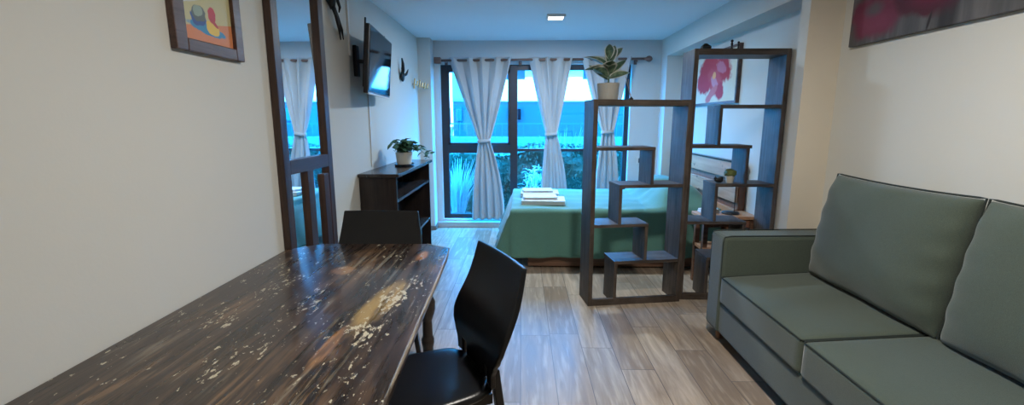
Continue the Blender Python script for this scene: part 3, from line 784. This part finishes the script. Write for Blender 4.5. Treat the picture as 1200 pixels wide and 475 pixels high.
# iron ornament hanging high, between mirror and tv
t = thing('iron_ornament', 'dark iron wall ornament with long curved prongs high on the wall right of the mirror', 'ornament', (0, 0, 0))
xo = XL + .03
MB().tube([(xo, 3.22, 2.42), (xo + .01, 3.24, 2.34), (xo, 3.27, 2.27), (xo, 3.29, 2.22)], [.024, .040, .034, .016], 10).build('body', M['black_metal'], t, smooth=True)
for pts in ([(xo, 3.27, 2.26), (xo + .02, 3.29, 2.18), (xo + .02, 3.33, 2.10), (xo + .005, 3.39, 2.035)], [(xo, 3.29, 2.25), (xo + .015, 3.33, 2.17), (xo + .02, 3.38, 2.10), (xo + .005, 3.44, 2.045)],
            [(xo, 3.26, 2.32), (xo + .02, 3.33, 2.29), (xo + .02, 3.37, 2.25), (xo + .01, 3.375, 2.215)]):
    MB().tube(pts, [.015, .013, .010, .004], 8).build('prong', M['black_metal'], t, smooth=True)
t = thing('antler_hook', 'small dark antler-shaped wall hook on the left wall beyond the television', 'wall hook', (0, 0, 0))
xo = XL + .025
MB().blob((xo, 5.13, 1.94), (.022, .05, .055)).build('body', M['black_metal'], t, smooth=True)
MB().tube([(xo, 5.12, 1.95), (xo + .02, 5.09, 2.01), (xo + .025, 5.07, 2.07), (xo + .02, 5.055, 2.125)], [.020, .020, .016, .008], 8).build('prong', M['black_metal'], t, smooth=True)
MB().tube([(xo, 5.14, 1.95), (xo + .02, 5.22, 1.97), (xo + .025, 5.29, 2.03)], [.018, .014, .006], 8).build('prong', M['black_metal'], t, smooth=True)
MB().tube([(xo, 5.12, 1.95), (xo + .02, 5.04, 1.99), (xo + .02, 5.01, 2.02)], [.008, .006, .002], 8).build('prong', M['black_metal'], t, smooth=True)
t = thing('peg_rack', 'small brass coloured rack of uneven pegs on the left wall near the corner column', 'rack', (0, 0, 0))
MB().tube([(XL + .012, 5.66, 1.90), (XL + .125, 6.022, 1.875)], .006, 8).build('bar', M['gold'], t)
for k, (yy_, h0, h1) in enumerate(((5.67, -.045, .055), (5.73, -.01, .04), (5.79, -.02, .055), (5.85, -.01, .035), (5.91, -.02, .045), (5.975, -.005, .04))):
    xk_ = XL + .014 + (yy_ - 5.66) * .31
    MB().tube([(xk_ + .008, yy_, 1.895 + h0 - .01 * k * .4), (xk_ + .016, yy_ + .012, 1.895 + h1 * 1.3 - .01 * k * .4)], .009, 8).build('peg', M['gold'], t)

# television on its arm
t = thing('television', 'black flat television tilted on a wall arm on the left wall', 'television', (-1.147, 3.83, 1.907), 0)
tv_r = Matrix.Rotation(.0988, 4, 'Z') @ Matrix.Rotation(.0844, 4, 'Y')
def tvpart(b, name, mat, **k):
    bmesh.ops.transform(b.b, matrix=tv_r, verts=b.b.verts); return b.build(name, mat, t, **k)
w2, h2 = .429, .245
tvpart(MB().box(-.034, 0, -w2, w2, -h2, h2), 'casing', M['black'], bevel=.006)
tvpart(MB().box(0, .003, -w2 + .012, w2 - .012, -h2 + .022, h2 - .012), 'screen', M['screen'])
tvpart(MB().box(-.070, -.034, -.26, .26, -.19, .10), 'rear_housing', M['black'], bevel=.012)
tvpart(MB().box(-.012, .002, -w2 + .02, w2 - .02, -h2 - .006, -h2 + .008), 'bottom_trim', M['white_plastic'], bevel=.002)
t2 = thing('tv_bracket', 'black jointed wall arm carrying the television', 'wall mount', (XL, 3.74, 1.93))
MB().box(0, .03, -.035, .035, -.12, .12).build('wall_plate', M['black'], t2, bevel=.006)
MB().tube([(.03, 0, 0), (.075, .04, 0), (.085, .07, -.01)], .016, 10).build('arm', M['black'], t2, smooth=True)
def rail(yc, zt_):
    b = MB().box(-.045, -.0345, yc - .008, yc + .008, -.20, zt_); bmesh.ops.transform(b.b, matrix=Matrix.Translation((.183, .09, -.023)) @ tv_r, verts=b.b.verts); b.build('rail', M['black_metal'], t2)
rail(-.40, h2 + .04); rail(.29, h2 + .03)

# ------------------------------------------------------------------ cabinet with plant
CX0, CX1, CY0, CY1, CH = XL + .005, -1.02, 3.67, 5.02, 1.01
t = thing('bookcase', 'dark brown bookcase with open shelves standing against the left wall', 'bookcase', (-1.18, 4.5, 0))
MB().box(CX0, CX1 + .03, CY0 - .03, CY1 + .03, CH, CH + .028).build('top_board', M['cabinet_top'], t, True, bevel=.004)
for a_, c_ in ((CY0, CY0 + .025), (CY1 - .025, CY1)): MB().box(CX0, CX1, a_, c_, 0, CH).build('side_panel', M['cabinet'], t, True, bevel=.002)
MB().box(CX0, CX0 + .008, CY0 + .025, CY1 - .025, .05, CH).build('back_panel', M['cabinet'], t, True)
for z_ in (.82, .40, .08): MB().box(CX0 + .008, CX1 - .002, CY0 + .025, CY1 - .025, z_ - .024, z_).build('shelf_board', M['cabinet_top'], t, True)
MB().box(CX0 + .008, CX1 - .01, 4.55, 4.57, .08, .376).build('divider_panel', M['cabinet'], t, True)
t = thing('plant_tray', 'flat black oval tray under the trailing plant on the bookcase', 'tray', (-1.125, 4.36, CH + .028))
def tray(u, v):
    a_ = u * 2 * math.pi; r_ = (.0, .9, 1., 1.06, 1.04, .93, .0)[int(round(v * 6))]; z_ = (0, 0, .004, .020, .021, .008, .008)[int(round(v * 6))]
    return (r_ * .085 * math.cos(a_), r_ * .13 * math.sin(a_), z_)
b = MB().grid(tray, 32, 6); bmesh.ops.remove_doubles(b.b, verts=b.b.verts, dist=.0005); b.build('dish', M['black'], t, smooth=False)
PZ = CH + .028 + .009
t = thing('trailing_plant', 'green trailing plant in a cream pot on the bookcase', 'plant', (-1.12, 4.34, PZ))
MB().lathe([(.001, 0), (.050, 0), (.055, .01), (.064, .092), (.064, .098), (.057, .098), (.055, .085), (.001, .084)], seg=24).build('pot', M['pot_white'], t)
MB().lathe([(.001, .078), (.055, .082), (.04, .088), (.001, .090)], seg=20).build('soil', M['soil'], t)
rr = random.Random(5)
b = MB()
vines = []
for k in range(16):
    an = rr.uniform(0, 2 * math.pi); ln = rr.uniform(.05, .11)
    vines.append([(0, 0, .09), (math.cos(an) * ln * .5, math.sin(an) * ln * .5, .14 + rr.uniform(0, .05)), (math.cos(an) * ln, math.sin(an) * ln, .12 + rr.uniform(-.02, .05))])
vines += [[(0, 0, .09), (.05, .10, .15), (.10, .22, .12), (.14, .34, .06)], [(0, 0, .09), (.06, .05, .15), (.11, .15, .09), (.14, .27, .03)], [(0, 0, .09), (.02, .08, .16), (.06, .18, .13), (.09, .28, .10)],
          [(0, 0, .09), (-.02, -.06, .16), (-.03, -.12, .15), (-.02, -.16, .12)]]
stm = MB()
for vn in vines: stm.tube(vn, .0022, 6)
stm.build('stem', M['leaf_pothos'], t)
for vn in vines:
    V = [Vector(p_) for p_ in vn]
    for s_ in range(len(V) - 1):
        for q_ in (.3, .7, 1.0):
            p_ = V[s_].lerp(V[s_ + 1], q_) + Vector([rr.uniform(-.008, .008) for _ in range(3)])
            if p_.z < .1 and (p_.x ** 2 + p_.y ** 2) < .07 ** 2: continue
            add_leaf(b, p_, rr.uniform(0, 6.3), rr.uniform(-.5, .7), rr.uniform(.048, .07), rr.uniform(.038, .05), .15, .25, rr.uniform(-.5, .5))
lf = b.build('foliage', M['leaf_pothos'], t, smooth=True); lf['kind'] = 'stuff'
t.scale = (1.25, 1.25, 1.25)

# ------------------------------------------------------------------ outside
g = NT('garden_ground', .95); g.color(g.mix(g.noise(3, 4), (.15, .15, .14), (.20, .20, .19))); M['ground'] = g.m
struct(MB().box(-30, 30, 6.42, 60, -.35, -.05).build('ground', M['ground']))
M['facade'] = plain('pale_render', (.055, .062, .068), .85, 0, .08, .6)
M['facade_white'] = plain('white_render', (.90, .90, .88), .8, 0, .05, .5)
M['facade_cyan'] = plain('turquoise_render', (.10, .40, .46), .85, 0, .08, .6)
M['slab'] = plain('pale_concrete_slab', (.20, .17, .19), .85)
M['rail_metal'] = plain('grey_painted_railing', (.06, .10, .12), .5, .3)
M['shutter'] = plain('dark_window_panel', (.02, .05, .07), .3)
t = thing('apartment_house', 'pale apartment house with a white upper band, balcony and railing, seen beyond the garden', 'building', (0, 14.4, -.05))
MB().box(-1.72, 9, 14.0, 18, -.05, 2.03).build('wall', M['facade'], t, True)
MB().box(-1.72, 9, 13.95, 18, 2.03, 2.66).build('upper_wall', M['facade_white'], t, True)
MB().box(-1.9, 9.2, 13.8, 18, 3.15, 3.5).box(-1.6, 9, 14.3, 18, 2.66, 3.15).build('roof', M['facade'], t, True)
MB().box(-3.2, 9, 12.9, 14.0, .74, .98).build('balcony_slab', M['slab'], t, True)
for xa in (-.4, 2.05, 4.4): 
    f_ = MB().box(xa, xa + .42, 13.93, 14.0, 1.45, 1.85).build('window', M['shutter'], t, True)
    MB().box(xa + .04, xa + .38, 13.915, 13.93, 1.49, 1.81).build('window_pane', M['screen'], f_, True)
for xa in (-.9, .1, 1.3, 2.8): MB().box(xa, xa + .55, 14.27, 14.3, 2.70, 3.1).build('clerestory_panel', M['facade_white'] if xa > -.5 else M['shutter'], t, True)
b = MB().box(-3.2, 9, 12.93, 12.97, 1.36, 1.40).box(-3.2, 9, 12.93, 12.97, 1.02, 1.04)
for k in range(60): b.box(-3.15 + k * .2, -3.135 + k * .2, 12.94, 12.96, .98, 1.38)
b.build('railing', M['rail_metal'], t, True)
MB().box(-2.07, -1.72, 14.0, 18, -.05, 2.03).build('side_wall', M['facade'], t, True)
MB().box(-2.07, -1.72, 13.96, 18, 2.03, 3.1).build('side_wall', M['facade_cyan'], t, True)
f_ = MB().box(-1.98, -1.80, 13.93, 14.0, 1.45, 1.85).build('window', M['shutter'], t, True)
t = thing('white_house', 'bright white house with a small balcony window behind the left curtain', 'building', (-5, 19, -.05))
MB().box(-9, -2.3, 18.3, 22, -.05, 3.5).build('wall', M['facade_white'], t, True)
MB().box(-3.2, -2.8, 18.25, 18.3, 1.35, 1.95).build('window', M['shutter'], t, True)
MB().box(-3.6, -2.7, 17.7, 18.3, 1.12, 1.22).build('balcony_slab', M['slab'], t, True)
# hedge: core plus many leaves
rr = random.Random(11)
hl = NT('hedge_leaf', .55, 0, .3); hl.color(hl.mix(hl.noise(7, 4), (.025, .045, .032), (.085, .125, .08))); M['hedge'] = hl.m
b = MB()
def hz_top(x_): return .95 + .05 * math.sin(x_ * 2.1) + .03 * math.sin(x_ * 5.3)
b.grid(lambda u, v: (-5 + u * 12, 7.5 + .10 * math.sin(u * 60 + v * 9), -.05 + v * (hz_top(-5 + u * 12) + .05)), 80, 10)
b.grid(lambda u, v: (-5 + u * 12, 7.5 + v * .9, hz_top(-5 + u * 12) + .03 * math.sin(v * 3)), 80, 4)
for _ in range(9000):
    x_ = rr.uniform(-3, 4.5)
    if rr.random() < .75: y_ = 7.45 + rr.uniform(-.12, .1); z_ = rr.uniform(-.05, hz_top(x_))
    else: y_ = rr.uniform(7.4, 8.3); z_ = hz_top(x_) + rr.uniform(-.02, .08)
    s_ = rr.uniform(.02, .05); R = Matrix.Rotation(rr.uniform(0, 6.3), 3, 'Z') @ Matrix.Rotation(rr.uniform(-1.3, 1.3), 3, 'X')
    vs = [b.b.verts.new(Vector((x_, y_, z_)) + R @ Vector(q_)) for q_ in ((0, -s_, 0), (s_ * .45, 0, .01), (0, s_, 0), (-s_ * .45, 0, .01))]
    b.b.faces.new(vs)
tag(b.build('hedge', M['hedge'], recalc=False), 'clipped green hedge running across the garden outside the window', 'hedge', kind='stuff')
# ornamental grasses and a white-leaved shrub
M['grass_pale'] = plain('pale_pink_grass', (.62, .48, .50), .8, 0, .3)
M['white_leaf'] = plain('silver_white_leaf', (.80, .80, .78), .7, 0, .1)
def grass(x_, y_, h, n, r, label, mat):
    b = MB()
    for _ in range(n):
        a_ = rr.uniform(0, 6.28); d_ = rr.uniform(0, r); lean = rr.uniform(.02, .35) * h; hh = h * rr.uniform(.55, 1)
        ba = (math.cos(a_) * d_ * .5, math.sin(a_) * d_ * .5, 0); md = (ba[0] + math.cos(a_) * lean * .4, ba[1] + math.sin(a_) * lean * .4, hh * .6); tp = (ba[0] + math.cos(a_) * lean, ba[1] + math.sin(a_) * lean, hh)
        b.tube([ba, md, tp], [.005, .006, .002], 4)
    o = b.build('ornamental_grass', mat); o.location = (x_, y_, -.05); tag(o, label, 'grass clump', kind='stuff')
grass(-.98, 6.95, .95, 130, .16, 'pale feathery grass clump outside the left end of the window', M['grass_pale'])
grass(.80, 9.15, 1.45, 45, .26, 'tall pale thin grass clump outside, right of the middle curtain', M['grass_pale'])
grass(1.30, 6.85, .7, 45, .2, 'short pale grass clump outside the right end of the window', M['grass_pale'])
b = MB()
for _ in range(170):
    a_ = rr.uniform(0, 6.28); p_ = (rr.gauss(0, .07), rr.gauss(0, .06), rr.uniform(.25, .85))
    add_leaf(b, p_, a_, rr.uniform(-.2, 1.2), rr.uniform(.10, .17), rr.uniform(.02, .035), .2, .5)
for _ in range(14): b.tube([(0, 0, 0), (rr.gauss(0, .05), rr.gauss(0, .05), .75)], .006, 5)
o = b.build('white_shrub', M['white_leaf']); o.location = (.185, 6.92, -.02); o.scale = (.85, .85, .9); tag(o, 'silvery white leaved shrub outside, left of the middle curtain', 'shrub')
